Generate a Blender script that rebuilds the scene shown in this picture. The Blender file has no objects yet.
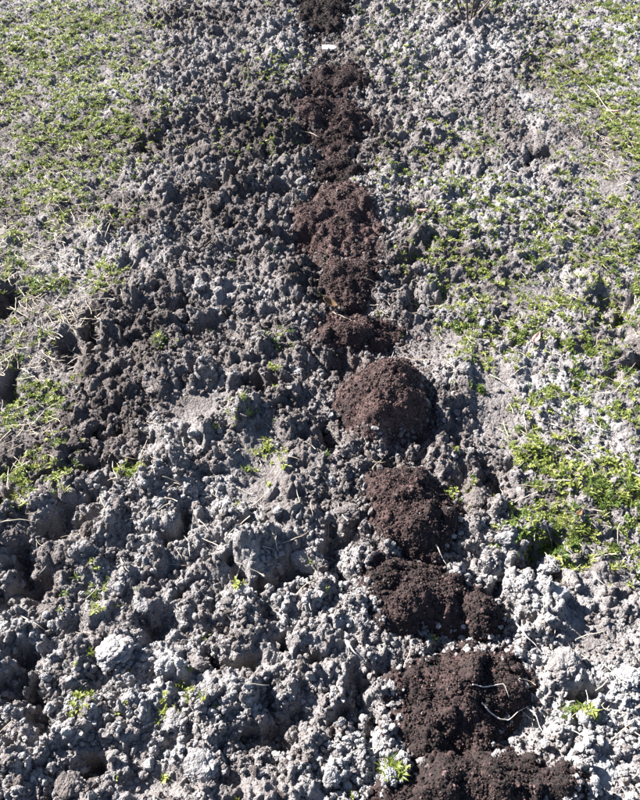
import bpy, bmesh, math, random
import numpy as np
from mathutils import Vector, Matrix, Euler

random.seed(7)
rng = np.random.default_rng(7)
R = math.radians
scene = bpy.context.scene
col = scene.collection

# ------------------------------------------------------------------ camera
CAM_H, PITCH, VFOV = 1.5, 46.8, 58.0
cam_data = bpy.data.cameras.new("camera")
cam = bpy.data.objects.new("camera", cam_data)
col.objects.link(cam)
cam.location = (0, 0, CAM_H)
cam.rotation_euler = (R(90 - PITCH), 0, 0)
cam_data.sensor_fit = 'VERTICAL'
cam_data.sensor_height = 24
cam_data.lens = 12 / math.tan(R(VFOV / 2))
cam_data.clip_start = 0.05
cam_data.clip_end = 500
scene.camera = cam

# ------------------------------------------------------------------ light
SUN_EL, SUN_AZ = 33.0, 30.0           # azimuth: degrees from -X towards +Y (away from the viewer)
sdir = Vector((-math.cos(R(SUN_EL)) * math.cos(R(SUN_AZ)), math.cos(R(SUN_EL)) * math.sin(R(SUN_AZ)), math.sin(R(SUN_EL))))
world = bpy.data.worlds.new("World")
scene.world = world
world.use_nodes = True
wn, wl = world.node_tree.nodes, world.node_tree.links
wn.clear()
sky = wn.new('ShaderNodeTexSky')
sky.sky_type = 'NISHITA'
sky.sun_disc = False
sky.air_density = 0.7
sky.dust_density = 0.3
sky.sun_elevation = R(SUN_EL)
sky.sun_rotation = math.atan2(sdir.x, sdir.y)
bg = wn.new('ShaderNodeBackground')
bg.inputs['Strength'].default_value = 0.05
wo = wn.new('ShaderNodeOutputWorld')
wl.new(sky.outputs[0], bg.inputs[0])
wl.new(bg.outputs[0], wo.inputs[0])
sun_data = bpy.data.lights.new("sun", 'SUN')
sun_data.energy = 5.0
sun_data.angle = R(0.5)
sun_data.color = (1.0, 0.975, 0.94)
sun = bpy.data.objects.new("sun", sun_data)
col.objects.link(sun)
sun.rotation_euler = sdir.to_track_quat('Z', 'Y').to_euler()
sun.location = sdir * 20
scene.view_settings.view_transform = 'Standard'
scene.view_settings.look = 'None'
scene.view_settings.exposure = 2.35
scene.view_settings.gamma = 1.0
scene.view_settings.use_curve_mapping = False

# ------------------------------------------------------------------ photo pixel (640x800) -> ground point, for measuring the place
F = 400 / math.tan(R(VFOV / 2))
CP, SP = math.cos(R(PITCH)), math.sin(R(PITCH))


def at(px, py):
    a, b = (px - 320) / F, (400 - py) / F
    d = (a, CP + b * SP, -SP + b * CP)
    t = CAM_H / -d[2]
    return d[0] * t, d[1] * t


def pxm(py):
    """photo pixels per metre, across, at row py"""
    x0, _ = at(320, py)
    x1, _ = at(420, py)
    return 100 / (x1 - x0)


# ------------------------------------------------------------------ noise
TAB = np.random.default_rng(3).random(1 << 16).astype(np.float32)


def hsh(ix, iy, s):
    h = ix * 1640531 + iy * 2971215 + s * 7368787
    h = (h ^ (h >> 11)) * 40503
    return TAB[(h ^ (h >> 9)) & 0xFFFF]


def vnoise(x, y, s):
    ix, iy = np.floor(x), np.floor(y)
    fx, fy = x - ix, y - iy
    ix, iy = ix.astype(np.int64), iy.astype(np.int64)
    ux, uy = fx * fx * fx * (fx * (fx * 6 - 15) + 10), fy * fy * fy * (fy * (fy * 6 - 15) + 10)

    def g(ax, ay, dx, dy):
        th = hsh(ax, ay, s) * 2 * math.pi
        return np.cos(th) * dx + np.sin(th) * dy
    a, b = g(ix, iy, fx, fy), g(ix + 1, iy, fx - 1, fy)
    c, d = g(ix, iy + 1, fx, fy - 1), g(ix + 1, iy + 1, fx - 1, fy - 1)
    return ((a + (b - a) * ux) * (1 - uy) + (c + (d - c) * ux) * uy) * 1.5


def fbm(x, y, s, o=4):
    r, a = 0.0, 1.0
    for k in range(o):
        r = r + a * vnoise(x, y, s + k)
        x, y, a = x * 2.03, y * 2.03, a * 0.5
    return r


def domes(x, y, cell, s, keep=0.85, rmin=0.45, rmax=0.75, ex=.5):
    """rounded lumps, one per cell: 0..1, creased where they meet"""
    x, y = x / cell, y / cell
    ix, iy = np.floor(x).astype(np.int64), np.floor(y).astype(np.int64)
    best = np.zeros_like(x)
    for dx in (-1, 0, 1):
        for dy in (-1, 0, 1):
            cx, cy = ix + dx, iy + dy
            px_, py_ = cx + hsh(cx, cy, s), cy + hsh(cx, cy, s + 1)
            r = rmin + (rmax - rmin) * hsh(cx, cy, s + 2)
            q = 1 - ((x - px_) ** 2 + (y - py_) ** 2) / (r * r)
            on = hsh(cx, cy, s + 3) < keep
            h = np.where(on & (q > 0), np.maximum(q, 0) ** ex * (0.45 + 0.55 * hsh(cx, cy, s + 4)) * r / rmax, 0)
            tl = 1.1 * ((hsh(cx, cy, s + 5) - .5) * (x - px_) + (hsh(cx, cy, s + 6) - .5) * (y - py_)) / r
            h = h * np.clip(1 + 1.6 * tl, .25, 1.5) * (0.55 + 0.45 * np.sqrt(np.maximum(q, 0)))
            best = np.maximum(best, h)
    return best


def sstep(a, b, v):
    t = np.clip((v - a) / (b - a), 0, 1)
    return t * t * (3 - 2 * t)


# ------------------------------------------------------------------ layout maps of the plot (metres)
def ell(px, py, rx, ry):
    cx, cy = at(px, py)
    _, y0 = at(px, py + ry)
    _, y1 = at(px, py - ry)
    return cx, cy, rx / pxm(py), abs(y1 - y0) / 2


def blob(x, y, e):
    cx, cy, rx, ry = e
    out = np.zeros_like(x)
    k = (np.abs(x - cx) < 2.2 * rx) & (np.abs(y - cy) < 2.2 * ry)
    out[k] = np.exp(-1.1 * (((x[k] - cx) / rx) ** 2 + ((y[k] - cy) / ry) ** 2) ** 1.5)
    return out


# the edge of the tilled bed on the left, and the weedy strip on the right
LB = [at(*p) for p in [(172, -60), (163, 0), (148, 80), (135, 150), (118, 250), (80, 350), (45, 430), (5, 500), (-60, 570), (-200, 700), (-300, 800)]][::-1]
LBX, LBY = np.array([p[0] for p in LB]), np.array([p[1] for p in LB])
RB = [at(*p) for p in [(600, -60), (575, 0), (540, 60), (545, 130), (590, 190), (600, 260), (600, 350), (560, 430), (535, 520), (640, 600), (760, 800)]][::-1]
RBX, RBY = np.array([p[0] for p in RB]), np.array([p[1] for p in RB])
# compost row
ROW = [at(*p) for p in [(318, -80), (325, 20), (330, 100), (335, 200), (350, 300), (385, 400), (412, 510), (440, 600), (460, 700), (490, 800), (520, 900)]][::-1]
ROWX, ROWY = np.array([p[0] for p in ROW]), np.array([p[1] for p in ROW])

GREEN = [(50, 50, 90, 60, 1.1), (75, 130, 78, 60, 1.05), (40, 200, 70, 40, .75), (95, 215, 40, 30, .4), (105, 278, 26, 22, .65),
         (42, 287, 30, 13, .8), (10, 250, 30, 60, .5), (20, 405, 42, 32, .85), (20, 470, 45, 35, .75), (65, 482, 20, 16, .9), (20, 340, 40, 30, .25),
         (610, 95, 62, 75, 1.0), (630, 15, 50, 28, .7), (560, 75, 30, 30, .7), (468, 8, 45, 14, .55), (450, 150, 60, 26, .34), (400, 55, 40, 30, .22),
         (460, 215, 60, 38, .75), (545, 255, 60, 34, .72), (615, 225, 45, 45, .75), (470, 300, 45, 38, .75), (565, 325, 75, 42, .75), (620, 400, 50, 40, .6), (635, 300, 50, 50, .75), (520, 215, 50, 30, .5), (490, 350, 40, 25, .55), (585, 175, 40, 20, .4),
         (440, 250, 40, 40, .5), (545, 455, 36, 26, .65), (600, 490, 62, 38, 1.0), (560, 532, 48, 30, .85), (625, 550, 40, 30, .6), (455, 482, 18, 26, .45), (550, 405, 45, 18, .45),
         (270, 75, 30, 26, .32), (250, 145, 45, 18, .2), (285, 345, 20, 14, .35), (395, 180, 30, 22, .35), (300, 60, 24, 10, .4), (120, 60, 40, 40, .5),
         (265, 460, 18, 22, .35), (580, 715, 18, 16, .6), (165, 350, 12, 10, .5), (135, 478, 13, 9, .6), (85, 705, 14, 12, .6), (392, 780, 12, 20, .6),
         (170, 700, 40, 26, .16), (95, 600, 30, 20, .14), (240, 420, 30, 20, .15), (355, 10, 60, 20, .2), (410, 560, 10, 10, .1)]
GREEN_E = [(ell(a, b, c, d), w) for a, b, c, d, w in GREEN]
FLAT = [ell(*p) for p in [(262, 468, 30, 46), (195, 412, 34, 20), (497, 408, 27, 52), (600, 185, 20, 14), (165, 785, 40, 22), (590, 640, 40, 26), (520, 720, 20, 16), (430, 345, 50, 25), (530, 300, 50, 20), (355, 165, 1, 1)]]
PITS = [ell(*p) for p in [(3, 385, 16, 22), (2, 300, 12, 20), (0, 480, 12, 20), (4, 680, 14, 26), (418, 292, 18, 12), (150, 148, 14, 9), (345, 560, 14, 30), (10, 590, 22, 30), (275, 590, 22, 18), (545, 570, 22, 18), (500, 480, 14, 14), (85, 335, 18, 20),  # leading entries: hollows added to stand in for shade pockets along the left edge
                          (265, 725, 30, 20), (583, 690, 20, 22), (360, 705, 18, 26), (165, 620, 22, 14), (190, 530, 22, 12), (330, 435, 14, 16), (285, 195, 14, 10), (230, 185, 14, 8),
                          (305, 245, 18, 8), (610, 310, 18, 14), (630, 360, 14, 16), (535, 155, 14, 8), (375, 125, 12, 9), (120, 430, 20, 10), (80, 520, 26, 12), (60, 470, 14, 8), (500, 590, 14, 20),
                          (205, 330, 18, 10), (255, 385, 16, 9), (100, 770, 26, 20), (225, 660, 22, 12), (240, 560, 16, 12), (30, 700, 20, 30), (300, 640, 16, 14), (520, 620, 12, 18)]]


def green(x, y):
    g = np.zeros_like(x)
    for e, w in GREEN_E:
        g = np.maximum(g, w * blob(x, y, e))
    return g


def maps(x, y):
    wob = 0.12 * fbm(x * 3.1, y * 3.1, 91, 3)
    left = 1 - sstep(-0.10, 0.10, x - np.interp(y, LBY, LBX) + wob)
    right = sstep(-0.25, 0.20, x - np.interp(y, RBY, RBX) + wob)
    row = np.exp(-((x - np.interp(y, ROWY, ROWX)) / 0.13) ** 2)
    # right of the compost the soil was only lightly worked
    strip = sstep(0.18, 0.5, x - np.interp(y, ROWY, ROWX) + wob) * sstep(1.0, 1.5, y) * (1 - sstep(3.3, 3.9, y + wob))
    rough = np.clip(1 - 0.66 * left - 0.50 * right - 0.32 * strip, 0.3, 1)
    flat = np.zeros_like(x)
    for e in FLAT:
        flat = np.maximum(flat, blob(x, y, e))
    return left, right, row, strip, rough, flat


def height_eval(x, y, both=False):
    left, right, row, strip, rough, flat = maps(x, y)
    wx, wy = x + 0.020 * fbm(x * 14, y * 14, 31, 3), y + 0.020 * fbm(x * 14 + 9, y * 14, 41, 3)
    h = 0.022 * fbm(x * 1.6, y * 1.6, 11, 3) + 0.014 * rough * (1 - flat) * fbm(x * 6, y * 6, 15, 3)
    k = rough * (1 - flat)
    h = h + k * (0.036 * domes(wx, wy, 0.14, 101, .5) + 0.034 * domes(wx, wy, 0.058, 111, .72, ex=.45))
    qx, qy = x + 0.07 * fbm(x * 9, y * 9, 21, 3), y + 0.07 * fbm(x * 9 + 7, y * 9, 25, 3)
    pit = np.zeros_like(x)
    for e in PITS:
        pit = np.maximum(pit, blob(qx, qy, e))
    h = h - 0.075 * pit
    h = h - 0.035 * row
    low = h
    if True:
        fx, fy = x + 0.009 * fbm(x * 45, y * 45, 51, 3), y + 0.009 * fbm(x * 45 + 5, y * 45, 55, 3)
        k2 = (0.12 + 0.88 * rough) * (1 - 0.9 * flat)
        h = h + k2 * (0.020 * domes(fx, fy, 0.029, 121, .72, ex=.42) + 0.010 * domes(fx, fy, 0.0135, 131, .8) + 0.004 * domes(x, y, 0.0085, 141, .9))
        h = h + 0.0022 * vnoise(x * 160, y * 160, 61) + 0.004 * k2 * np.abs(vnoise(x * 75, y * 75, 63))
    return h, low


def dryness(x, y):
    """pale dried crust (1) against moister, browner soil (0)"""
    _, _, row, strip, _, flat = maps(x, y)
    d = 0.50 + 0.26 * fbm(x * 2.2 + 4, y * 2.2, 71, 4) + 0.16 * fbm(x * 9, y * 9, 75, 3) + 0.0 * strip
    d = d + 0.20 * (1 - sstep(0.7, 1.3, y)) + 0.08 * sstep(-0.1, 0.6, x) + 0.10 * sstep(3.0, 4.0, y)
    band = (1 - sstep(-.05, .25, x - np.interp(y, ROWY, ROWX))) * sstep(-.15, .15, x - np.interp(y, LBY, LBX)) * sstep(.9, 1.6, y)
    d = d - .07 * band
    d = d * (1 - .8 * flat) + .44 * flat
    return np.clip(d, 0, 1)


# ------------------------------------------------------------------ mesh helpers
def mesh_from(name, verts, faces, mats=(), smooth=True):
    me = bpy.data.meshes.new(name)
    verts = np.asarray(verts, dtype=np.float32)
    faces = np.asarray(faces, dtype=np.int32)
    n = faces.shape[1]
    me.vertices.add(len(verts))
    me.vertices.foreach_set('co', verts.ravel())
    me.loops.add(faces.size)
    me.loops.foreach_set('vertex_index', faces.ravel())
    me.polygons.add(len(faces))
    me.polygons.foreach_set('loop_start', np.arange(0, faces.size, n, dtype=np.int32))
    me.polygons.foreach_set('use_smooth', np.full(len(faces), smooth))
    me.update(calc_edges=True)
    for m in mats:
        me.materials.append(m)
    return me


def obj(name, me, parent=None, link=True):
    o = bpy.data.objects.new(name, me)
    if link:
        col.objects.link(o)
    if parent:
        o.parent = parent
    return o


def tag(o, label=None, cat=None, group=None, kind=None):
    if label: o['label'] = label
    if cat: o['category'] = cat
    if group: o['group'] = group
    if kind: o['kind'] = kind
    return o


def point_attr(me, name, vals):
    a = me.attributes.new(name, 'FLOAT', 'POINT')
    a.data.foreach_set('value', np.asarray(vals, dtype=np.float32))


# ------------------------------------------------------------------ materials
def new_mat(name):
    m = bpy.data.materials.new(name)
    m.use_nodes = True
    nt = m.node_tree
    nt.nodes.clear()
    return m, nt.nodes, nt.links


def ramp(nodes, stops):
    r = nodes.new('ShaderNodeValToRGB')
    while len(r.color_ramp.elements) < len(stops):
        r.color_ramp.elements.new(0.5)
    for e, (p, c) in zip(r.color_ramp.elements, stops):
        e.position, e.color = p, (*c, 1)
    return r


def math_node(nodes, links, op, a, b):
    n = nodes.new('ShaderNodeMath')
    n.operation = op
    for i, v in enumerate((a, b)):
        if isinstance(v, (int, float)):
            n.inputs[i].default_value = v
        else:
            links.new(v, n.inputs[i])
    return n.outputs[0]


SOIL = [(0.0, (.026, .020, .017)), (0.35, (.092, .076, .070)), (0.65, (.168, .152, .147)), (1.0, (.262, .252, .248))]
COMPOST = [(0.0, (.007, .0055, .005)), (0.42, (.024, .0162, .0150)), (0.8, (.058, .0325, .0295)), (1.0, (.12, .082, .074))]


def earth_mat(name, stops, attr_type, mottling, bump_mm, rough=.95):
    m, n, l = new_mat(name)
    out = n.new('ShaderNodeOutputMaterial')
    bs = n.new('ShaderNodeBsdfPrincipled')
    bs.inputs['Roughness'].default_value = rough
    bs.inputs['Specular IOR Level'].default_value = 0.25
    geo = n.new('ShaderNodeNewGeometry')
    at_ = n.new('ShaderNodeAttribute')
    at_.attribute_type = attr_type
    at_.attribute_name = 'dry'
    big = n.new('ShaderNodeTexNoise')
    big.inputs['Scale'].default_value = 26
    big.inputs['Detail'].default_value = 5
    fin = n.new('ShaderNodeTexNoise')
    fin.inputs['Scale'].default_value = 260
    fin.inputs['Detail'].default_value = 4
    l.new(geo.outputs['Position'], big.inputs['Vector'])
    l.new(geo.outputs['Position'], fin.inputs['Vector'])
    v = math_node(n, l, 'SUBTRACT', big.outputs['Fac'], 0.5)
    v = math_node(n, l, 'MULTIPLY', v, mottling)
    w = math_node(n, l, 'SUBTRACT', fin.outputs['Fac'], 0.5)
    w = math_node(n, l, 'MULTIPLY', w, mottling * 2.0)
    s = math_node(n, l, 'ADD', at_.outputs['Fac'], v)
    s = math_node(n, l, 'ADD', s, w)
    if attr_type == 'INSTANCER':
        oi = n.new('ShaderNodeObjectInfo')
        q = math_node(n, l, 'SUBTRACT', oi.outputs['Random'], 0.5)
        q = math_node(n, l, 'MULTIPLY', q, 0.5)
        s = math_node(n, l, 'ADD', s, q)
    r = ramp(n, stops)
    l.new(s, r.inputs[0])
    l.new(r.outputs[0], bs.inputs['Base Color'])
    bn = n.new('ShaderNodeTexNoise')
    bn.inputs['Scale'].default_value = 420
    bn.inputs['Detail'].default_value = 3
    l.new(geo.outputs['Position'], bn.inputs['Vector'])
    b2 = n.new('ShaderNodeTexNoise')
    b2.inputs['Scale'].default_value = 130
    b2.inputs['Detail'].default_value = 2
    l.new(geo.outputs['Position'], b2.inputs['Vector'])
    bb = math_node(n, l, 'MULTIPLY', b2.outputs['Fac'], 2.2)
    bb = math_node(n, l, 'ADD', bb, bn.outputs['Fac'])
    b = n.new('ShaderNodeBump')
    b.inputs['Distance'].default_value = bump_mm / 1000
    b.inputs['Strength'].default_value = 1.0
    l.new(bb, b.inputs['Height'])
    l.new(b.outputs[0], bs.inputs['Normal'])
    l.new(bs.outputs[0], out.inputs[0])
    return m


def plant_mat(name, stops, trans=0.42, rough=.45):
    m, n, l = new_mat(name)
    out = n.new('ShaderNodeOutputMaterial')
    bs = n.new('ShaderNodeBsdfPrincipled')
    bs.inputs['Roughness'].default_value = rough
    bs.inputs['Specular IOR Level'].default_value = 0.35
    tr = n.new('ShaderNodeBsdfTranslucent')
    mx = n.new('ShaderNodeMixShader')
    mx.inputs[0].default_value = trans
    oi = n.new('ShaderNodeObjectInfo')
    geo = n.new('ShaderNodeNewGeometry')
    no = n.new('ShaderNodeTexNoise')
    no.inputs['Scale'].default_value = 60
    no.inputs['Detail'].default_value = 3
    l.new(geo.outputs['Position'], no.inputs['Vector'])
    a = math_node(n, l, 'MULTIPLY', oi.outputs['Random'], 0.55)
    b = math_node(n, l, 'MULTIPLY', no.outputs['Fac'], 0.9)
    s = math_node(n, l, 'ADD', a, b)
    s = math_node(n, l, 'SUBTRACT', s, 0.22)
    r = ramp(n, stops)
    l.new(s, r.inputs[0])
    l.new(r.outputs[0], bs.inputs['Base Color'])
    l.new(r.outputs[0], tr.inputs['Color'])
    l.new(bs.outputs[0], mx.inputs[1])
    l.new(tr.outputs[0], mx.inputs[2])
    l.new(mx.outputs[0], out.inputs[0])
    return m


M_GROUND = earth_mat('soil_ground', SOIL, 'GEOMETRY', 0.5, 3.6)
M_CLOD = earth_mat('soil_clod', SOIL, 'INSTANCER', 0.45, 3.2)
M_COMP = earth_mat('compost_bed', COMPOST, 'GEOMETRY', 0.6, 1.5)
M_CRUMB = earth_mat('compost_crumb', COMPOST, 'INSTANCER', 0.5, 0.8)
M_LEAF = plant_mat('weed_leaf', [(0, (.07, .090, .020)), (.35, (.19, .225, .045)), (.7, (.31, .335, .085)), (1, (.40, .385, .16))])
M_GREEN = plant_mat('fresh_leaf', [(0, (.04, .07, .014)), (.5, (.09, .14, .024)), (1, (.16, .21, .045))])
M_STRAW = plant_mat('straw', [(0, (.20, .15, .10)), (.4, (.42, .35, .26)), (1, (.62, .56, .46))], .1, .6)
M_ROOT = plant_mat('root', [(0, (.30, .24, .19)), (.5, (.50, .44, .38)), (1, (.66, .62, .56))], .05, .7)
M_TWIG = plant_mat('twig', [(0, (.03, .018, .014)), (.5, (.06, .034, .028)), (1, (.11, .07, .055))], .0, .7)
M_PINK = plant_mat('dry_leaf', [(0, (.38, .20, .17)), (.5, (.55, .34, .30)), (1, (.62, .45, .38))], .25, .6)
M_RUST = plant_mat('rust_leaf', [(0, (.07, .035, .015)), (.5, (.13, .068, .028)), (1, (.20, .12, .055))], .25, .6)
m, n, l = new_mat('white_plastic')
o_, b_ = n.new('ShaderNodeOutputMaterial'), n.new('ShaderNodeBsdfPrincipled')
tn = n.new('ShaderNodeTexNoise'); tn.inputs['Scale'].default_value = 90
rp = ramp(n, [(.3, (.62, .60, .56)), (.55, (.82, .82, .80))])
l.new(tn.outputs['Fac'], rp.inputs[0]); l.new(rp.outputs[0], b_.inputs['Base Color']); b_.inputs['Roughness'].default_value = .4
l.new(b_.outputs[0], o_.inputs[0])
M_WHITE = m

# ------------------------------------------------------------------ ground: one sheet, fine where the bed is, coarse to the far edges
NU, NV = 760, 860
u = np.linspace(-1, 1, NU)
t = np.linspace(0, 1, NV)
ys = 0.16 + (6.3 - 0.16) * (0.40 * t + 0.60 * t * t)
U, Y = np.meshgrid(u, ys)
X = U * (0.95 + 0.36 * Y)
EXT = [1.02, 1.06, 1.15, 1.35, 1.8, 3, 6, 14, 30]
ue = np.concatenate([-np.array(EXT[::-1]), u, np.array(EXT)])
ye = np.concatenate([[-30, -10, -3, -1, -.3, 0.0, .1], ys, [6.4, 6.8, 7.6, 9, 12, 20, 40, 80]])
U, Y = np.meshgrid(ue, ye)
X = U * (0.95 + 0.36 * np.clip(Y, 0, 6.4))
nr, nc = X.shape
xf, yf = X.ravel(), Y.ravel()
Z, ZL = height_eval(xf, yf)
Z = Z + np.where((yf > 0) & (yf < 6.4), rng.normal(0, 1, len(Z)) * (0.0007 + 0.0004 * np.clip(yf, 0, 6)), 0)
idx = np.arange(nr * nc).reshape(nr, nc)
faces = np.stack([idx[:-1, :-1], idx[:-1, 1:], idx[1:, 1:], idx[1:, :-1]], -1).reshape(-1, 4)
gme = mesh_from('ground', np.stack([xf, yf, Z], -1), faces, [M_GROUND])
point_attr(gme, 'dry', dryness(xf, yf))
ground = tag(obj('ground', gme), 'pale grey tilled garden soil with rough crumbly surface', kind='structure')


ZG, ZLG = Z.reshape(nr, nc), ZL.reshape(nr, nc)


def height(x, y, fine=True):
    """height of the built ground sheet, read back from its grid"""
    x, y = np.asarray(x, float), np.asarray(y, float)
    j = np.clip(np.searchsorted(ye, y) - 1, 0, nr - 2)
    fy = np.clip((y - ye[j]) / (ye[j + 1] - ye[j]), 0, 1)
    uu = x / (0.95 + 0.36 * np.clip(y, 0, 6.4))
    i = np.clip(np.searchsorted(ue, uu) - 1, 0, nc - 2)
    fx = np.clip((uu - ue[i]) / (ue[i + 1] - ue[i]), 0, 1)
    G = ZG if fine else ZLG
    return (G[j, i] * (1 - fx) + G[j, i + 1] * fx) * (1 - fy) + (G[j + 1, i] * (1 - fx) + G[j + 1, i + 1] * fx) * fy


def hz(x, y, fine=True):
    return float(height(x, y, fine))


# ------------------------------------------------------------------ clods: lumps grown from crumbs
def clod_mesh(name, seed, sub, nbig, nsmall, mat, squash=.72, grit=.012, smooth=True):
    r = np.random.default_rng(seed)
    bm = bmesh.new()
    bmesh.ops.create_icosphere(bm, subdivisions=sub, radius=1)
    P = np.array([v.co[:] for v in bm.verts])
    Fc = np.array([[v.index for v in f.verts] for f in bm.faces])
    bm.free()
    D = P / np.linalg.norm(P, axis=1, keepdims=True)
    D0 = D.copy()
    for k in range(6):                                  # warp, so the lumps are not round
        a, ph, fq = r.normal(size=3), r.uniform(0, 6.28), r.uniform(3, 9)
        D = D + (0.55 / fq) * np.sin(fq * (D @ (a / np.linalg.norm(a))) + ph)[:, None] * r.normal(size=3)[None] * .55
    D = D / np.linalg.norm(D, axis=1, keepdims=True)
    rad = np.full(len(D), .60)
    for k in range(5):
        a = r.normal(size=3); a /= np.linalg.norm(a)
        rad += r.uniform(-.15, .15) * (D @ a) + r.uniform(-.15, .15) * (D @ a) ** 3

    def bumps(nb, r0, r1, amp):
        S = r.normal(size=(nb, 3)); S /= np.linalg.norm(S, axis=1, keepdims=True)
        rr = r.uniform(r0, r1, nb)
        hh = r.uniform(.5, 1, nb)
        d2 = 2 - 2 * D @ S.T
        q = 1 - d2 / (rr * rr)[None]
        return (np.sqrt(np.maximum(q, 0)) * (hh * rr)[None]).max(1) * amp
    PN = r.normal(size=(13, 3)); PN /= np.linalg.norm(PN, axis=1, keepdims=True)
    facet = (r.uniform(.72, 1.0, 13)[None] / np.maximum(D0 @ PN.T, .3)).min(1)      # broken, flat-sided
    rad = rad * np.clip(facet, .6, 1.35) ** (1.0 if seed % 2 else .7)
    rad = rad + bumps(nbig, .30, .62, .42)
    if nsmall:
        rad = rad + bumps(nsmall, .10, .30, .50)
    if sub >= 4:
        rad = rad + bumps(nsmall * 4, .05, .15, .75)
    rad = rad + r.normal(0, grit, len(rad))
    V = D0 * rad[:, None] * np.array([r.uniform(.85, 1.15), r.uniform(.8, 1.1), squash])[None]
    V /= np.abs(V[:, :2]).max()
    return mesh_from(name, V, Fc, [mat], smooth)


def proto(me):
    o = bpy.data.objects.new(me.name, me)        # a source for instancing; not linked to the scene itself
    return o


CLODS = [clod_mesh('clod', 200 + k, 5, 12, 70, M_CLOD, .72, .010, False) for k in range(10)]
CRUMBS = [proto(clod_mesh('crumb', 300 + k, 3, 9, 34, M_CLOD, .8, .034, False)) for k in range(10)]
GRAINS = [proto(clod_mesh('grain', 400 + k, 2, 7, 0, M_CRUMB, .75, .075, False)) for k in range(8)]


def scatter_group(protos):
    ng = bpy.data.node_groups.new('scatter', 'GeometryNodeTree')
    ng.interface.new_socket('Geometry', in_out='INPUT', socket_type='NodeSocketGeometry')
    ng.interface.new_socket('Geometry', in_out='OUTPUT', socket_type='NodeSocketGeometry')
    N, L = ng.nodes, ng.links
    gi, go = N.new('NodeGroupInput'), N.new('NodeGroupOutput')
    iop = N.new('GeometryNodeInstanceOnPoints')
    jn = N.new('GeometryNodeJoinGeometry')
    for p in protos:
        oi = N.new('GeometryNodeObjectInfo')
        oi.inputs['Object'].default_value = p
        oi.inputs['As Instance'].default_value = True
        L.new(oi.outputs['Geometry'], jn.inputs[0])

    def attr(name, typ):
        a = N.new('GeometryNodeInputNamedAttribute')
        a.data_type = typ
        a.inputs['Name'].default_value = name
        return a.outputs['Attribute']
    L.new(gi.outputs[0], iop.inputs['Points'])
    L.new(jn.outputs[0], iop.inputs['Instance'])
    iop.inputs['Pick Instance'].default_value = True
    L.new(attr('pick', 'INT'), iop.inputs['Instance Index'])
    L.new(attr('rot', 'FLOAT_VECTOR'), iop.inputs['Rotation'])
    L.new(attr('size', 'FLOAT_VECTOR'), iop.inputs['Scale'])
    L.new(iop.outputs[0], go.inputs[0])
    return ng


def scatter(name, pts, sizes, rots, dry, protos, parent=None):
    me = bpy.data.meshes.new(name)
    pts = np.asarray(pts, dtype=np.float32)
    nP = len(pts)
    me.vertices.add(nP)
    me.vertices.foreach_set('co', pts.ravel())
    point_attr(me, 'dry', dry)
    a = me.attributes.new('pick', 'INT', 'POINT')
    a.data.foreach_set('value', rng.integers(0, len(protos), nP).astype(np.int32))
    a = me.attributes.new('rot', 'FLOAT_VECTOR', 'POINT')
    a.data.foreach_set('vector', np.asarray(rots, dtype=np.float32).ravel())
    a = me.attributes.new('size', 'FLOAT_VECTOR', 'POINT')
    sz = np.asarray(sizes, dtype=np.float32)
    if sz.ndim == 1:
        sz = np.repeat(sz[:, None], 3, 1)
    a.data.foreach_set('vector', sz.ravel())
    for p in protos[:1]:
        me.materials.append(p.data.materials[0])
    o = obj(name, me, parent)
    md = o.modifiers.new('scatter', 'NODES')
    md.node_group = scatter_group(protos)
    return o


def sample_plot(nP, ymax=6.0):
    """random ground points, denser near the viewer where crumbs show larger"""
    tt = rng.random(nP)
    y = 0.2 + (ymax - 0.2) * tt ** 1.55
    x = rng.uniform(-1, 1, nP) * (0.80 + 0.38 * y)
    return x, y


# compost mounds: (row px, py, half width px, half height px, height m, moisture tint, label)
MOUNDS = [
    (324, 16, 29, 26, .055, .30, 'blackish compost heap at the far end of the row, behind the white marker'),
    (333, 84, 33, 21, .055, .48, 'dark compost heap just in front of the white marker'),
    (330, 117, 36, 19, .045, .58, 'second brown compost heap in front of the white marker, its foot spread wide'),
    (337, 141, 27, 15, .035, .52, 'small low compost heap at the tail of the far run'),
    (337, 170, 29, 11, .035, .34, 'thin flat dark compost patch behind the widest reddish heap of the far half'),
    (338, 221, 52, 34, .055, .66, 'wide reddish brown compost heap, largest of the far half of the row'),
    (350, 281, 34, 25, .060, .56, 'small dark compost heap with its right side in deep shadow, before the widest reddish heap'),
    (354, 333, 42, 23, .050, .64, 'brown compost heap beside the curled rusty leaf, mid row'),
    (386, 403, 48, 40, .095, .66, 'tall reddish compost heap with a steep black shadow on its right flank'),
    (412, 513, 49, 54, .085, .48, 'tall rounded dark brown compost heap standing alone, smooth domed top'),
    (422, 597, 70, 32, .055, .45, 'low spread compost heap with a soil ridge crossing behind it'),
    (478, 612, 32, 20, .045, .42, 'small compost lobe at the right end of the low spread heap'),
    (458, 702, 80, 54, .060, .42, 'broad dark compost heap with pale roots lying on its right side'),
    (478, 793, 100, 42, .050, .36, 'blackish compost spread along the bottom edge of the picture'),
]
MOUND_E = []


def mound_profile(x, y, e, h, seed):
    cx, cy, rx, ry = e
    a = np.arctan2((y - cy) / ry, (x - cx) / rx)
    k = .35 if seed in (8, 9) else 1.0
    lob = 1 + k * 0.14 * np.sin(2 * a + seed) + k * 0.09 * np.sin(3 * a + 2.1 * seed) + 0.05 * np.sin(5 * a + 3.7 * seed)
    d = np.hypot((x - cx) / rx, (y - cy) / ry) / lob + (.06 + .08 * k) * fbm(x * 11, y * 11, 700 + seed, 4) + .10 * k * fbm(x * 34, y * 34, 760 + seed, 2)
    p = np.clip(1 - d * d, 0, 1) ** 0.95
    edge = np.clip((d - 1) / 0.25, 0, 1)
    return (1.1 if seed in (8, 9) else .85) * h * p - 0.03 * edge, d


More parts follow.
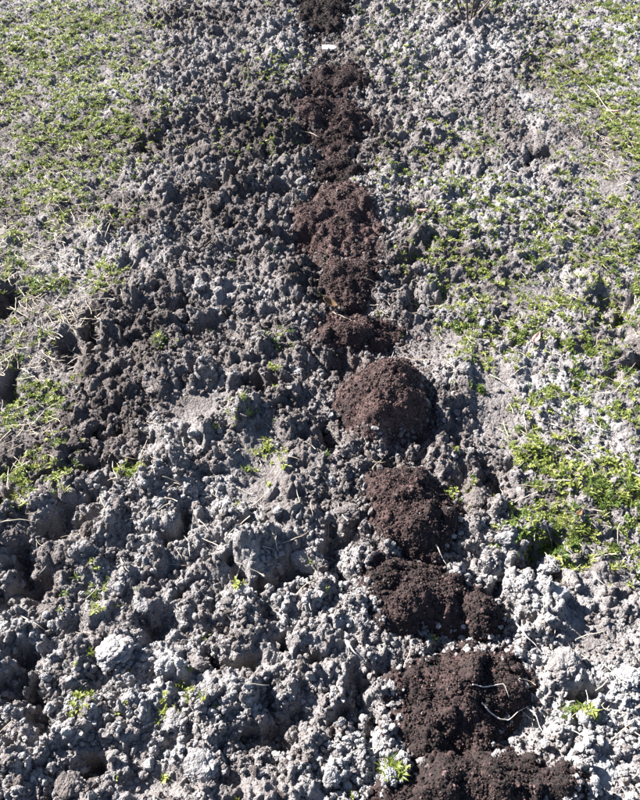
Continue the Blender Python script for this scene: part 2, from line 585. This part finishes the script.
def mound_z(x, y, e, h, seed):
    p, d = mound_profile(x, y, e, h, seed)
    base = height(x, y, False)
    cx, cy, rx, ry = e
    return base * 0.75 + 0.25 * hz(cx, cy, False) + 0.016 + p + 0.007 * fbm(x * 16, y * 16, 730 + seed, 3) * np.clip(1.2 - d, 0, 1), d


for i, (px, py, hw, hh, h, tint, label) in enumerate(MOUNDS):
    e = ell(px, py, hw, hh)
    e = (e[0], e[1], e[2] * .97, min(e[3] * 1.02, e[2] * 1.8))
    MOUND_E.append(e)
    cx, cy, rx, ry = e
    root = bpy.data.objects.new('compost_mound', None)
    col.objects.link(root)
    zc = hz(cx, cy, False)
    root.location = (cx, cy, zc)
    root.empty_display_size = 0.1
    tag(root, label, 'compost', 'compost heaps along the planting row')
    nn = 110
    g = np.linspace(-1.3, 1.3, nn)
    GX, GY = np.meshgrid(g * rx, g * ry)
    x, y = (GX + cx).ravel(), (GY + cy).ravel()
    z, d = mound_z(x, y, e, h, i)
    z = z + 0.005 * domes(x, y, .013, 800 + i) + 0.003 * domes(x, y, .007, 820 + i)
    idx = np.arange(nn * nn).reshape(nn, nn)
    fc = np.stack([idx[:-1, :-1], idx[:-1, 1:], idx[1:, 1:], idx[1:, :-1]], -1).reshape(-1, 4)
    keep = (d[fc] < 1.22).all(1)
    fc = fc[keep]
    used, inv = np.unique(fc, return_inverse=True)
    V = np.stack([x - cx, y - cy, z - zc], -1)[used]
    me = mesh_from('heap', V, inv.reshape(-1, 4), [M_COMP])
    tv = tint + 0.25 * fbm(x[used] * 9, y[used] * 9, 750 + i, 3)
    point_attr(me, 'dry', tv)
    obj('heap', me, root)
    # loose crumbs over the heap, some spilled round its foot
    area = rx * ry * math.pi
    nP = int(np.clip(area * 230000, 2500, 20000))
    rr, th = rng.random(nP) ** .62 * 2.2, rng.uniform(0, 2 * math.pi, nP)
    x, y = cx + rr * rx * np.cos(th), cy + rr * ry * np.sin(th)
    zz, d = mound_z(x, y, e, h, i)
    zg = height(x, y)
    ok = (d < .95) | (rng.random(nP) < np.clip(.6 * np.exp(-2.3 * (d - .95)), 0, .6))
    x, y, zz, zg = x[ok], y[ok], zz[ok], zg[ok]
    nP = len(x)
    s = 0.0016 + 0.0024 * rng.random(nP) ** 2 + (rng.random(nP) < .025) * 0.006 * rng.random(nP)
    z = np.maximum(zz + 0.003, zg) + s * .2
    scatter_o = scatter('crumbs', np.stack([x - cx, y - cy, z - zc], -1), s, rng.uniform(0, 6.28, (nP, 3)),
                        tint + rng.normal(0, .20, nP) + (rng.random(nP) < .015) * .4, GRAINS, root)
    tag(scatter_o, kind='stuff')


def in_mound(x, y, lim=.95):
    r = np.zeros(len(x), bool)
    for i, e in enumerate(MOUND_E):
        _, d = mound_profile(x, y, e, .05, i)
        r |= d < lim
    return r


def heap_top(x, y):
    z = np.full(len(x), -9.0)
    for i, e in enumerate(MOUND_E):
        k = (np.abs(x - e[0]) < 1.5 * e[2]) & (np.abs(y - e[1]) < 1.5 * e[3])
        if k.any():
            zz, d = mound_z(x[k], y[k], e, MOUNDS[i][4], i)
            z[k] = np.maximum(z[k], np.where(d < 1, zz, -9))
    return z


# named clods: (px, py, radius px, label)
BIG = [
    (562, 672, 20, 'big pale clod casting a black shadow to the right of the broad compost heap'),
    (268, 700, 34, 'large whitish clod above a deep dark hollow near the bottom'),
    (596, 776, 24, 'smooth pale rounded clod in the bottom right corner'),
    (452, 706, 17, 'bright crumbly clod lying against the pale roots on the broad compost heap'),
    (553, 495, 11, 'whitish clod at the near edge of the bright weed patch on the right'),
    (582, 503, 9, 'small whitish clod in the middle of the bright weed patch on the right'),
    (620, 522, 10, 'pale clod at the right rim of the bright weed patch'),
    (440, 545, 22, 'pale clod pressed against the right foot of the tall rounded compost heap'),
    (150, 395, 17, 'grey clod left of the smooth tan footprint patch'),
    (173, 722, 15, 'dark grey rounded clod standing upright left of the whitish clod'),
    (205, 770, 22, 'grey crumbly clod at the bottom beside the smooth fine soil'),
    (60, 610, 24, 'broad grey clod near the left edge in the near third'),
    (120, 655, 24, 'lumpy grey clod between two dark hollows on the near left'),
    (350, 690, 17, 'white crumbly clod left of the broad compost heap'),
    (345, 520, 15, 'pale clod left of the tall rounded compost heap'),
    (100, 480, 18, 'dark grey clod right of the yellow green weed on the left'),
    (420, 275, 10, 'grey clod above the black pit right of the compost row'),
    (480, 500, 14, 'grey clod beside a dark gap right of the tall rounded compost heap'),
    (235, 500, 17, 'grey clod below the smooth tan footprint patch'),
    (300, 560, 18, 'pale grey clod above a black hollow left of the low spread compost heap'),
    (330, 445, 12, 'grey clod left of the tall reddish compost heap'),
    (550, 560, 16, 'pale clod above a dark hollow below the bright weed patch'),
]
zs = []


def put_clod(k, x, y, r, label, group):
    o = obj('soil_clod', CLODS[k % len(CLODS)])
    o.location = (x, y, hz(x, y) - r * 0.02)
    o.rotation_euler = (rng.uniform(-.35, .35), rng.uniform(-.35, .35), rng.uniform(0, 6.28))
    o.scale = (r, r * rng.uniform(.85, 1.1), r * rng.uniform(.75, 1.05))
    o['dry'] = float(np.clip(dryness(np.array([x]), np.array([y]))[0] + rng.normal(0, .08), 0, 1))
    tag(o, label, 'soil clod', group)
    return o


for k, (px, py, rp_, label) in enumerate(BIG):
    x, y = at(px, py)
    put_clod(k, x, y, rp_ / pxm(py), label, 'large soil clods')

# further loose clods one can pick out, on the tilled soil in view
cand_x, cand_y = sample_plot(6000, 4.9)
lf, rt, rw, st, rg, fl = maps(cand_x, cand_y)
dep = CAM_H * SP + cand_y * CP
sx = cand_x / dep * F + 320
ok = (sx > -10) & (sx < 650) & (cand_y > .36) & (cand_y < 4.6) & ~in_mound(cand_x, cand_y, 1.15) & (fl < .3) & (rng.random(6000) < np.clip(rg * 1.6 - .75, .02, 1))
cand = [(a, b) for a, b in zip(cand_x[ok], cand_y[ok])]
done = [(at(b[0], b[1]) + (b[2] / pxm(b[1]),)) for b in BIG]
n_small = 0
MARKS = [(324, 16, 'the far blackish compost heap'), (330, 52, 'the white plant marker'), (333, 110, 'the two brown far heaps'), (337, 221, 'the widest reddish heap'),
         (349, 282, 'the small dark mid-row heap'), (355, 333, 'the heap with rusty leaf'), (385, 402, 'the tall reddish compost heap'), (412, 513, 'the tall rounded compost heap'),
         (430, 600, 'the low spread compost heap'), (455, 702, 'the broad heap with roots'), (478, 795, 'the bottom compost spread'),
         (467, 15, 'the bare twiggy shrub'), (575, 75, 'the dark fallen stick'), (464, 326, 'the lone bright green weed'), (104, 276, 'the torn-edge yellow green weed'), (42, 287, 'the bright weed in the straw'),
         (64, 482, 'the rounded yellow green weed'), (84, 706, 'the near-left yellow green sprout'), (162, 350, 'the tiny lone green sprout'), (265, 465, 'the smooth tan footprint patch'),
         (268, 700, 'the large whitish clod'), (562, 672, 'the big pale shadowed clod'), (596, 776, 'the pale bottom corner clod'), (590, 500, 'the bright weed patch'), (150, 148, 'the far-left dark hollow'),
         (240, 588, 'the tiny sprout by black hollow'), (120, 655, 'the lumpy near-left clod'), (535, 343, 'the weedy-strip pinkish leaf'), (421, 221, 'the far pinkish dry leaf'),
         (535, 155, 'the far-right dark hollow'), (205, 770, 'the grey bottom-edge clod'), (497, 405, 'the long tan soil patch')]
MARKS = [at(a, b) + (c,) for a, b, c in MARKS]
ORD = ['nearest', 'second nearest', 'third nearest', 'fourth nearest', 'fifth nearest', 'sixth nearest', 'seventh nearest', 'eighth nearest', 'ninth nearest', 'tenth nearest', 'eleventh nearest', 'twelfth nearest'] + [w + ' nearest' for w in 'thirteenth fourteenth fifteenth sixteenth seventeenth eighteenth nineteenth twentieth'.split()] + ['twenty-%s nearest' % w for w in 'first second third fourth fifth sixth seventh eighth ninth'.split()]
loose = []
for k, (x, y) in enumerate(cand):
    r = 0.015 + 0.021 * rng.random() ** 1.8
    if any((x - a) ** 2 + (y - b) ** 2 < (1.25 * (r + c)) ** 2 for a, b, c in done):
        continue
    done.append((x, y, r))
    o = put_clod(k, x, y, r, None, 'loose clods strewn over the tilled bed')
    mk_ = min(MARKS, key=lambda q: math.hypot(q[0] - x, q[1] - y))
    dx, dy = x - mk_[0], y - mk_[1]
    rel = ('right of' if dx > 0 else 'left of') if abs(dx) > abs(dy) else ('behind' if dy > 0 else 'in front of')
    loose.append((mk_[2], rel, math.hypot(dx, dy), r, o))
    n_small += 1
    if n_small >= 270:
        break

seen = {}
for mname, rel, dist, r, o in sorted(loose, key=lambda q: q[2]):
    big = 'small' if r < .020 else 'middling'
    c = seen[(mname, rel)] = seen.get((mname, rel), 0) + 1
    o['label'] = f"{big} grey clod {rel} {mname}, {ORD[c - 1]} to it" if c <= len(ORD) else f"{big} grey clod {rel} {mname}, farther off among many"

# crumbs: the rest of the broken soil
nP = 330000
x, y = sample_plot(nP)
slope = np.hypot(height(x + .006, y) - height(x - .006, y), height(x, y + .006) - height(x, y - .006)) / .012
lf, rt, rw, st, rg, fl = maps(x, y)
clump = 0.55 + 0.9 * fbm(x * 7, y * 7, 501, 3)
ok = (rng.random(nP) < np.clip((0.25 + 0.75 * rg) * (1 - .95 * fl) * clump + .16 * np.clip(slope - .7, 0, 2.5), 0.10 * (1 - fl), 1)) & (~in_mound(x, y, .86) | (rng.random(nP) < .012))
x, y, rg = x[ok], y[ok], rg[ok]
nP = len(x)
s = 0.0018 + 0.0012 * np.clip(y - 1, 0, 4) * .5 + (0.0108 * rng.random(nP) ** 5) * (0.4 + 0.6 * rg)
z = np.maximum(height(x, y), heap_top(x, y)) + s * rng.uniform(-.1, .5, nP)
crumb_o = scatter('loose_soil', np.stack([x, y, z], -1), np.stack([s, s * rng.uniform(.75, 1.2, nP), s * rng.uniform(.7, 1.1, nP)], -1),
                  rng.uniform(0, 6.28, (nP, 3)), np.clip(dryness(x, y) + rng.normal(0, .10, nP), 0, 1), CRUMBS)
tag(crumb_o, 'loose grey soil crumbs covering the whole tilled bed', 'soil', kind='stuff')


# ------------------------------------------------------------------ plants
class MB:
    def __init__(self):
        self.v, self.f = [], []

    def leaf(self, base, direc, length, width, up, droop, seg=3):
        """a pointed leaf, folded along its midrib"""
        d = Vector(direc).normalized()
        side = d.cross(Vector((0, 0, 1)))
        if side.length < 1e-3:
            side = Vector((1, 0, 0))
        side.normalize()
        p = Vector(base)
        n0 = len(self.v)
        prof = {2: [.55, 1, 0.0], 3: [.45, 1, .8, 0.0], 4: [.6, 1, .9, .6, 0.0]}[seg]
        dd = (d * math.cos(up) + Vector((0, 0, 1)) * math.sin(up))
        for k in range(seg + 1):
            w = width * prof[k] / 2
            nrm = side.cross(dd)
            self.v += [tuple(p - side * w + nrm * w * .35), tuple(p), tuple(p + side * w + nrm * w * .35)]
            p = p + dd * (length / seg)
            ang = up - droop * (k + 1) / seg
            dd = d * math.cos(ang) + Vector((0, 0, 1)) * math.sin(ang)
        for k in range(seg):
            a = n0 + 3 * k
            self.f += [(a, a + 1, a + 4, a + 3), (a + 1, a + 2, a + 5, a + 4)]

    def tube(self, pts, radii, n=5):
        pts = [Vector(p) for p in pts]
        n0 = len(self.v)
        for i, p in enumerate(pts):
            t_ = (pts[min(i + 1, len(pts) - 1)] - pts[max(i - 1, 0)]).normalized()
            a = t_.orthogonal().normalized() if i == 0 else (self._a - t_ * self._a.dot(t_)).normalized()
            self._a = a
            b = t_.cross(a)
            for k in range(n):
                th = 2 * math.pi * k / n
                self.v.append(tuple(p + (a * math.cos(th) + b * math.sin(th)) * radii[i]))
        for i in range(len(pts) - 1):
            for k in range(n):
                a0, a1 = n0 + i * n + k, n0 + i * n + (k + 1) % n
                self.f.append((a0, a1, a1 + n, a0 + n))
        # caps (quads/tri as degenerate-free quad fans)
        for base in (n0, n0 + (len(pts) - 1) * n):
            self.f.append((base, base + 1, base + 2, base + 3))
            self.f.append((base, base + 3, base + 4, base + 4 if n == 5 else base))

    def mesh(self, name, mat, smooth=True):
        me = bpy.data.meshes.new(name)
        me.from_pydata(self.v, [], [tuple(dict.fromkeys(f)) for f in self.f])
        me.polygons.foreach_set('use_smooth', [smooth] * len(me.polygons))
        me.materials.append(mat)
        me.validate()
        me.update()
        return me


def rosette(nl, lmin, lmax, wr, up0, up1, seed, mat, spread=.006, seg=3):
    r = random.Random(seed)
    mb = MB()
    for k in range(nl):
        a = r.uniform(0, 2 * math.pi)
        L_ = r.uniform(lmin, lmax)
        q = spread * math.sqrt(r.random())
        b = r.uniform(0, 2 * math.pi)
        mb.leaf((q * math.cos(b), q * math.sin(b), r.uniform(-.002, .004)), (math.cos(a), math.sin(a), 0), L_, L_ * wr * r.uniform(.8, 1.2), r.uniform(up0, up1), r.uniform(.2, 1.1), seg)
    return mb.mesh('tuft', mat)


# low broad-leaved weeds, short grass, and mixed mats (built at full size, metres)
TUFTS = [proto(rosette(16, .010, .020, .38, .2, 1.2, 1, M_LEAF, .012)), proto(rosette(18, .008, .016, .50, .3, 1.3, 2, M_LEAF, .014)),
         proto(rosette(14, .018, .034, .12, .4, 1.3, 3, M_LEAF, .012)), proto(rosette(20, .009, .017, .45, .1, 1.1, 4, M_GREEN, .016)),
         proto(rosette(12, .012, .024, .30, .2, 1.0, 5, M_LEAF, .010)), proto(rosette(16, .016, .030, .14, .3, 1.3, 6, M_GREEN, .014))]

nP = 330000
x, y = sample_plot(nP, 5.6)
g = green(x, y)
# beyond the frame the weedy margins go on
lf, rt, rw, st, rg, fl = maps(x, y)
dep = CAM_H * SP + y * CP
off = np.abs(x / dep * F) > 330
g = np.where(off, np.maximum(g, .5 * np.maximum(lf, rt)), g)
patch = sstep(-.75, .40, fbm(x * 8, y * 8, 601, 3)) * sstep(-.5, .35, fbm(x * 25, y * 25, 611, 2))
ok = (rng.random(nP) < np.clip(g * patch * np.where(rt + st * 1.2 > .3, .74, .68) + .0008, 0, 1)) & ~in_mound(x, y, 1.0)
x, y = x[ok], y[ok]
nP = len(x)
s = rng.uniform(.30, .66, nP) * (1 + .12 * np.clip(y - 2, 0, 3))
rots = np.stack([rng.normal(0, .2, nP), rng.normal(0, .2, nP), rng.uniform(0, 6.28, nP)], -1)
grass = scatter('low_grass', np.stack([x, y, height(x, y) + .003], -1), s, rots, np.zeros(nP), TUFTS)
tag(grass, 'low yellow green grass and weeds growing along both margins', 'grass', kind='stuff')


# straw and dead stalks lying about
def stalk_pts(L_, seed, bend=.25, segs=5, lift=.004):
    r = random.Random(seed)
    p, a, pts = Vector((-L_ / 2, 0, 0)), r.uniform(-.4, .4), []
    for k in range(segs + 1):
        pts.append(p.copy())
        p = p + Vector((math.cos(a), math.sin(a), r.uniform(-.12, .12))) * (L_ / segs)
        a += r.uniform(-bend, bend)
    return pts


def stalk(L_, rad, seed, mat, bend=.25, segs=5, n=5):
    mb = MB()
    pts = stalk_pts(L_, seed, bend, segs)
    mb.tube(pts, [rad * (1 - .5 * k / segs) for k in range(segs + 1)], n)
    return mb.mesh('stalk', mat)


STRAWS = [proto(stalk(.05, .0009, 20 + k, M_STRAW, .3, 4)) for k in range(6)]
STRAW_B = [(50, 225, 70, 40, .9), (60, 310, 60, 50, 1.0), (20, 260, 40, 60, 1.0), (70, 170, 60, 30, .6), (20, 360, 40, 30, .8), (50, 80, 80, 80, .35), (20, 440, 40, 50, .5),
           (480, 330, 90, 50, .25), (590, 290, 60, 80, .3), (600, 130, 50, 60, .4), (550, 450, 60, 60, .25), (200, 500, 200, 100, .06), (600, 700, 60, 80, .1), (380, 470, 30, 30, .2), (590, 520, 60, 50, .25)]
STRAW_E = [(ell(a, b, c, d), w) for a, b, c, d, w in STRAW_B]
nP = 40000
x, y = sample_plot(nP, 5.2)
g = np.full(nP, .006)
for e, w in STRAW_E:
    g = np.maximum(g, w * blob(x, y, e))
ok = (rng.random(nP) < g * .9) & ~in_mound(x, y, 1.0)
x, y = x[ok], y[ok]
nP = len(x)
s = rng.uniform(.5, 1.5, nP)
rots = np.stack([rng.normal(0, .12, nP), rng.normal(0, .22, nP), rng.uniform(0, 6.28, nP)], -1)
straw = scatter('dry_straw', np.stack([x, y, height(x, y) + .006], -1), np.stack([s, s, rng.uniform(.7, 1.3, nP)], -1), rots, np.zeros(nP), STRAWS)
tag(straw, 'fine pale dead grass stalks littering the soil', 'straw', kind='stuff')


# individual weeds one can point at
def weed(px, py, rpx, nl, label, fresh, seed, blade=False, group='weed plants'):
    cx, cy = at(px, py)
    rad = rpx / pxm(py)
    root = bpy.data.objects.new('weed_plant', None)
    col.objects.link(root)
    root.empty_display_size = .05
    z0 = hz(cx, cy, False)
    root.location = (cx, cy, z0)
    tag(root, label, 'weed', group)
    r = random.Random(seed)
    leaves, stems = MB(), MB()
    for k in range(nl):
        a, q = r.uniform(0, 2 * math.pi), rad * .85 * math.sqrt(r.random())
        bx, by = q * math.cos(a), q * math.sin(a)
        bz = hz(cx + bx, cy + by) - z0
        tall = r.uniform(.006, .022) * (1.2 - q / rad * .5)
        top = Vector((bx + r.uniform(-.006, .006), by + r.uniform(-.006, .006), bz + tall))
        stems.tube([(bx, by, bz - .004), tuple((Vector((bx, by, bz)) + top) / 2 + Vector((r.uniform(-.002, .002), 0, 0))), tuple(top)], [.0009, .0008, .0006])
        for j in range(r.randint(4, 7)):
            b = r.uniform(0, 2 * math.pi)
            L_ = r.uniform(.007, .014) * (1.7 if blade else 1)
            leaves.leaf(tuple(top - Vector((0, 0, r.uniform(0, tall)))), (math.cos(b), math.sin(b), 0), L_, L_ * (r.uniform(.12, .18) if blade else r.uniform(.35, .5)), r.uniform(.1, 1.1), r.uniform(.3, 1.2), 3)
    obj('leaves', leaves.mesh('leaves', M_GREEN if fresh else M_LEAF), root)
    obj('stems', stems.mesh('stems', M_LEAF), root)


WEEDS = [
    (464, 326, 15, 26, 'fresh bright green weed standing alone right of the brown compost heap', True, False),
    (42, 287, 18, 26, 'bright green weed in the straw near the left edge', True, False),
    (104, 276, 15, 22, 'yellow green weed at the torn edge of the bed, right of the straw', False, False),
    (64, 482, 14, 26, 'rounded yellow green weed in front of a black hollow on the left', False, False),
    (135, 477, 10, 14, 'little green sprout right of the rounded yellow green weed', True, False),
    (84, 706, 13, 16, 'small yellow green sprout among clods on the near left', False, False),
    (162, 350, 8, 10, 'tiny green sprout in the tilled soil left of the compost row', True, False),
    (274, 374, 9, 10, 'small sprout by the dark hollow left of the tall reddish compost heap', False, False),
    (580, 714, 12, 9, 'bright weed in the hollow right of the big pale clod', False, False),
    (390, 778, 12, 13, 'pale green weed at the left foot of the bottom compost spread', False, True),
    (240, 588, 7, 8, 'tiny sprout beside the black hollow left of the low compost heap', False, False),
    (535, 460, 20, 30, 'yellow green weed with a shaded base above the bright weed patch', False, False),
    (520, 530, 20, 30, 'leafy green weed at the left rim of the bright weed patch', True, False),
    (570, 478, 22, 34, 'dense yellow green weed at the top of the bright weed patch', False, False),
    (612, 470, 20, 30, 'dense green weed at the right top of the bright weed patch', False, False),
    (600, 500, 20, 26, 'long bladed grass plant in the middle of the bright weed patch', True, True),
    (560, 545, 18, 26, 'leafy weed at the bottom of the bright weed patch', True, False),
    (265, 448, 8, 10, 'small yellow sprout in the smooth tan footprint patch', False, False),
    (478, 392, 11, 14, 'small green weed right of the tall reddish compost heap', True, False),
    (578, 380, 11, 14, 'green weed between pale lumps at the right', True, False),
    (452, 490, 10, 12, 'yellow green sprout beside the tall rounded compost heap', False, False),
]
for k, (px, py, rp_, nl, label, fresh, blade) in enumerate(WEEDS):
    weed(px, py, rp_, nl, label, fresh, 900 + k, blade)


# roots, stalks and sticks that show one by one: pixel polyline, radius m
def strand(name, px_pts, rad, mat, label, cat, group, lift=.012, seed=0):
    r = random.Random(seed + 5)
    P = []
    for (a, b), (c, d) in zip(px_pts[:-1], px_pts[1:]):
        for k in range(4):
            t_ = k / 4
            P.append((a + (c - a) * t_ + r.uniform(-1.1, 1.1), b + (d - b) * t_ + r.uniform(-1.1, 1.1)))
    P.append(px_pts[-1])
    W = []
    for q in P:
        gx, gy = at(*q)
        zz = 0.0
        for _ in range(4):                   # the photo shows it where it lies on the relief, not on the flat datum
            x_, y_ = gx * (1 - (zz + lift) / CAM_H), gy * (1 - (zz + lift) / CAM_H)
            zn = max(hz(x_, y_, False) + .012, float(heap_top(np.array([x_]), np.array([y_]))[0]))
            zz = (zz + zn) / 2
        W.append([x_, y_, zz + lift])
    W = np.array(W)
    for _ in range(1):
        W[1:-1] = (W[:-2] + W[1:-1] * 2 + W[2:]) / 4
    c0 = Vector(W[0])
    mb = MB()
    mb.tube([Vector(w) - c0 for w in W], [rad * (1 - .75 * k / len(W)) * r.uniform(.7, 1.25) for k in range(len(W))], 5)
    o = obj(name, mb.mesh(name, mat))
    o.location = c0
    tag(o, label, cat, group)
    return o


strand('dry_root', [(472, 684), (484, 687), (497, 685), (504, 684), (509, 698)], .0014, M_ROOT, 'pale crooked root arching over the broad compost heap', 'root', 'pale roots', .012, 1)
strand('dry_root', [(482, 704), (491, 713), (500, 719), (508, 721), (517, 713), (528, 706)], .0019, M_ROOT, 'thick pale forked root at the right side of the broad compost heap', 'root', 'pale roots', .012, 2)
strand('dry_root', [(527, 706), (536, 716), (543, 732)], .0018, M_ROOT, 'thin root running down from the bright clod', 'root', 'pale roots', .012, 3)
strand('dry_root', [(515, 620), (524, 634), (538, 648)], .0026, M_ROOT, 'pale curved root right of the small compost lobe', 'root', 'pale roots', .012, 4)
strand('dry_root', [(345, 640), (352, 650), (362, 660)], .0026, M_ROOT, 'short pale root left of the low spread compost heap', 'root', 'pale roots', .012, 5)
strand('dry_root', [(436, 545), (442, 556), (447, 566)], .0015, M_ROOT, 'thin pale root at the lower right foot of the tall rounded compost heap', 'root', 'pale roots', .012, 6)
strand('fallen_stick', [(543, 52), (560, 62), (578, 72), (587, 85), (597, 95), (606, 106)], .0026, M_TWIG, 'dark dead stem lying across the grass at upper right', 'stick', None, .02, 7)
strand('fallen_stick', [(587, 84), (596, 94), (604, 104), (614, 116), (628, 114)], .0017, M_ROOT, 'whitish dead stem lying in the grass at upper right', 'stick', None, .024, 8)
for k, (pts, lab) in enumerate([
    ([(0, 522), (20, 519), (42, 523)], 'pale straw stalk lying by the dark left edge below the weeds'),
    ([(4, 302), (18, 312), (30, 318)], 'straw stalk pointing down right below the weed in the straw'),
    ([(30, 245), (52, 252), (70, 256)], 'long straw stalk lying flat above the weed in the straw'),
    ([(270, 528), (276, 540), (279, 552)], 'short upright looking straw stalk left of the pale clod by the tall heap'),
    ([(205, 178), (214, 184), (220, 188)], 'yellowish straw stalk in the dark far soil left of the row'),
    ([(372, 470), (380, 460), (386, 455)], 'straw stalk between the two tall compost heaps'),
    ([(448, 458), (455, 465), (461, 472)], 'straw stalk right of the gap between the two tall compost heaps'),
    ([(333, 312), (343, 318), (352, 322)], 'pale stalk beside the curled rusty leaf'),
    ([(362, 277), (372, 281), (378, 284)], 'pale stalk in the shadow right of the small dark heap'),
    ([(300, 130), (312, 134), (322, 138)], 'thin stalk lying across the far compost heaps'),
    ([(545, 522), (550, 535), (552, 545)], 'pale stalk at the left bottom of the bright weed patch'),
    ([(20, 615), (34, 622), (45, 630)], 'pale stalk curling over the broad clod near the left edge'),
    ([(250, 508), (262, 498), (270, 490)], 'straw stalk leaning at the foot of the smooth tan footprint patch'),
    ([(575, 640), (590, 634), (606, 631)], 'straw stalk on the pale soil right of the row'),
    ([(610, 742), (622, 730), (634, 722)], 'straw stalk near the right edge above the bottom corner clod'),
]):
    strand('straw_stalk', pts, .0016, M_STRAW, lab, 'straw stalk', 'straw stalks', .012, 20 + k)


# curled dead leaves
def dead_leaf(px, py, L_, W_, mat, label, rz, seed):
    r = random.Random(seed)
    mb = MB()
    nu, nv = 9, 5
    for i in range(nu):
        t_ = i / (nu - 1)
        w = W_ * math.sin(math.pi * (t_ ** .8)) * .5 + .0008
        for j in range(nv):
            s_ = j / (nv - 1) * 2 - 1
            mb.v.append(((t_ - .5) * L_, s_ * w, .35 * W_ * s_ * s_ + .25 * L_ * (t_ - .5) ** 2 + r.uniform(-.0008, .0008)))
    for i in range(nu - 1):
        for j in range(nv - 1):
            a = i * nv + j
            mb.f.append((a, a + 1, a + nv + 1, a + nv))
    me = mb.mesh('dead_leaf', mat)
    o = obj('dead_leaf', me)
    md = o.modifiers.new('thickness', 'SOLIDIFY'); md.thickness = .0006
    x_, y_ = at(px, py)
    o.location = (x_, y_, hz(x_, y_) + .012)
    o.rotation_euler = (r.uniform(-.3, .3), r.uniform(-.3, .3), rz)
    tag(o, label, 'leaf', 'dead leaves')


dead_leaf(330, 317, .055, .024, M_RUST, 'curled rusty leaf beside the brown compost heap mid row', -.5, 1)
dead_leaf(421, 221, .045, .022, M_PINK, 'pinkish dry leaf in the weeds right of the widest reddish heap', .4, 2)
dead_leaf(535, 343, .05, .02, M_PINK, 'pinkish dry leaf lying on the weedy strip at right', 1.0, 3)
dead_leaf(382, 514, .02, .014, M_RUST, 'small rusty leaf at the left side of the tall rounded compost heap', .4, 4)
dead_leaf(612, 113, .06, .025, M_PINK, 'reddish dry leaf at the end of the whitish dead stem', -.4, 5)
dead_leaf(575, 523, .022, .012, M_RUST, 'small brown leaf in the bright weed patch', .9, 6)

# white plant marker lying in the row
mb = MB()
out2 = [(-.037, -.0095), (.020, -.0095), (.033, -.003), (.037, 0), (.033, .003), (.020, .0095), (-.037, .0095), (-.039, .006), (-.039, -.006)]
bm = bmesh.new()
vs = [bm.verts.new((a, b, 0)) for a, b in out2]
f = bm.faces.new(vs)
ex = bmesh.ops.extrude_face_region(bm, geom=[f])
bmesh.ops.scale(bm, vec=(1, 1.35, 1), verts=bm.verts)
bmesh.ops.translate(bm, vec=(0, 0, .0035), verts=[v for v in ex['geom'] if isinstance(v, bmesh.types.BMVert)])
bmesh.ops.recalc_face_normals(bm, faces=bm.faces)
bmesh.ops.bevel(bm, geom=[e for e in bm.edges], offset=.0006, segments=1, affect='EDGES')
me = bpy.data.meshes.new('plant_marker'); bm.to_mesh(me); bm.free()
me.materials.append(M_WHITE)
mk = obj('plant_marker', me)
x_, y_ = at(329.5, 52.5)
mk.location = (x_, y_, max(hz(x_, y_), float(heap_top(np.array([x_]), np.array([y_]))[0])) + .013)
mk.rotation_euler = (.6, 0.03, .03)
tag(mk, 'small white plant marker lying across the far compost row', 'plant marker')

# bare shrub at the far edge
root = bpy.data.objects.new('bare_shrub', None)
col.objects.link(root)
cx, cy = at(467, 25)
z0 = hz(cx, cy, False)
root.location = (cx, cy, z0)
tag(root, 'bare twiggy shrub with thin brown stems at the top edge', 'shrub')
for k, (lean_x, lean_y, H_, x0) in enumerate([(-.16, .03, .42, -.015), (-.07, -.02, .5, 0.0), (.02, .02, .46, .012), (.11, -.01, .48, .018), (.20, .03, .36, .024)]):
    r = random.Random(60 + k)
    mb = MB()
    pts = [(x0 + lean_x * (j / 6) ** 1.2 * 1.6 + r.uniform(-.004, .004), lean_y * j / 6 + r.uniform(-.004, .004), H_ * j / 6 - .01) for j in range(7)]
    mb.tube(pts, [.0060 * (1 - .7 * j / 6) for j in range(7)], 5)
    st_o = obj('stem', mb.mesh('stem', M_TWIG), root)
    mb = MB()
    for j in range(3):
        b = Vector(pts[2 + j])
        q = b + Vector((r.uniform(-.05, .05), r.uniform(-.04, .04), r.uniform(.05, .10)))
        mb.tube([b, (b + q) / 2 + Vector((.004, 0, 0)), q], [.0018, .0014, .0008], 5)
    if k in (1, 3):
        tw = obj('twigs', mb.mesh('twigs', M_TWIG), st_o)

print('clods', n_small, 'crumbs', len(crumb_o.data.vertices), 'grass', len(grass.data.vertices), 'straw', len(straw.data.vertices))
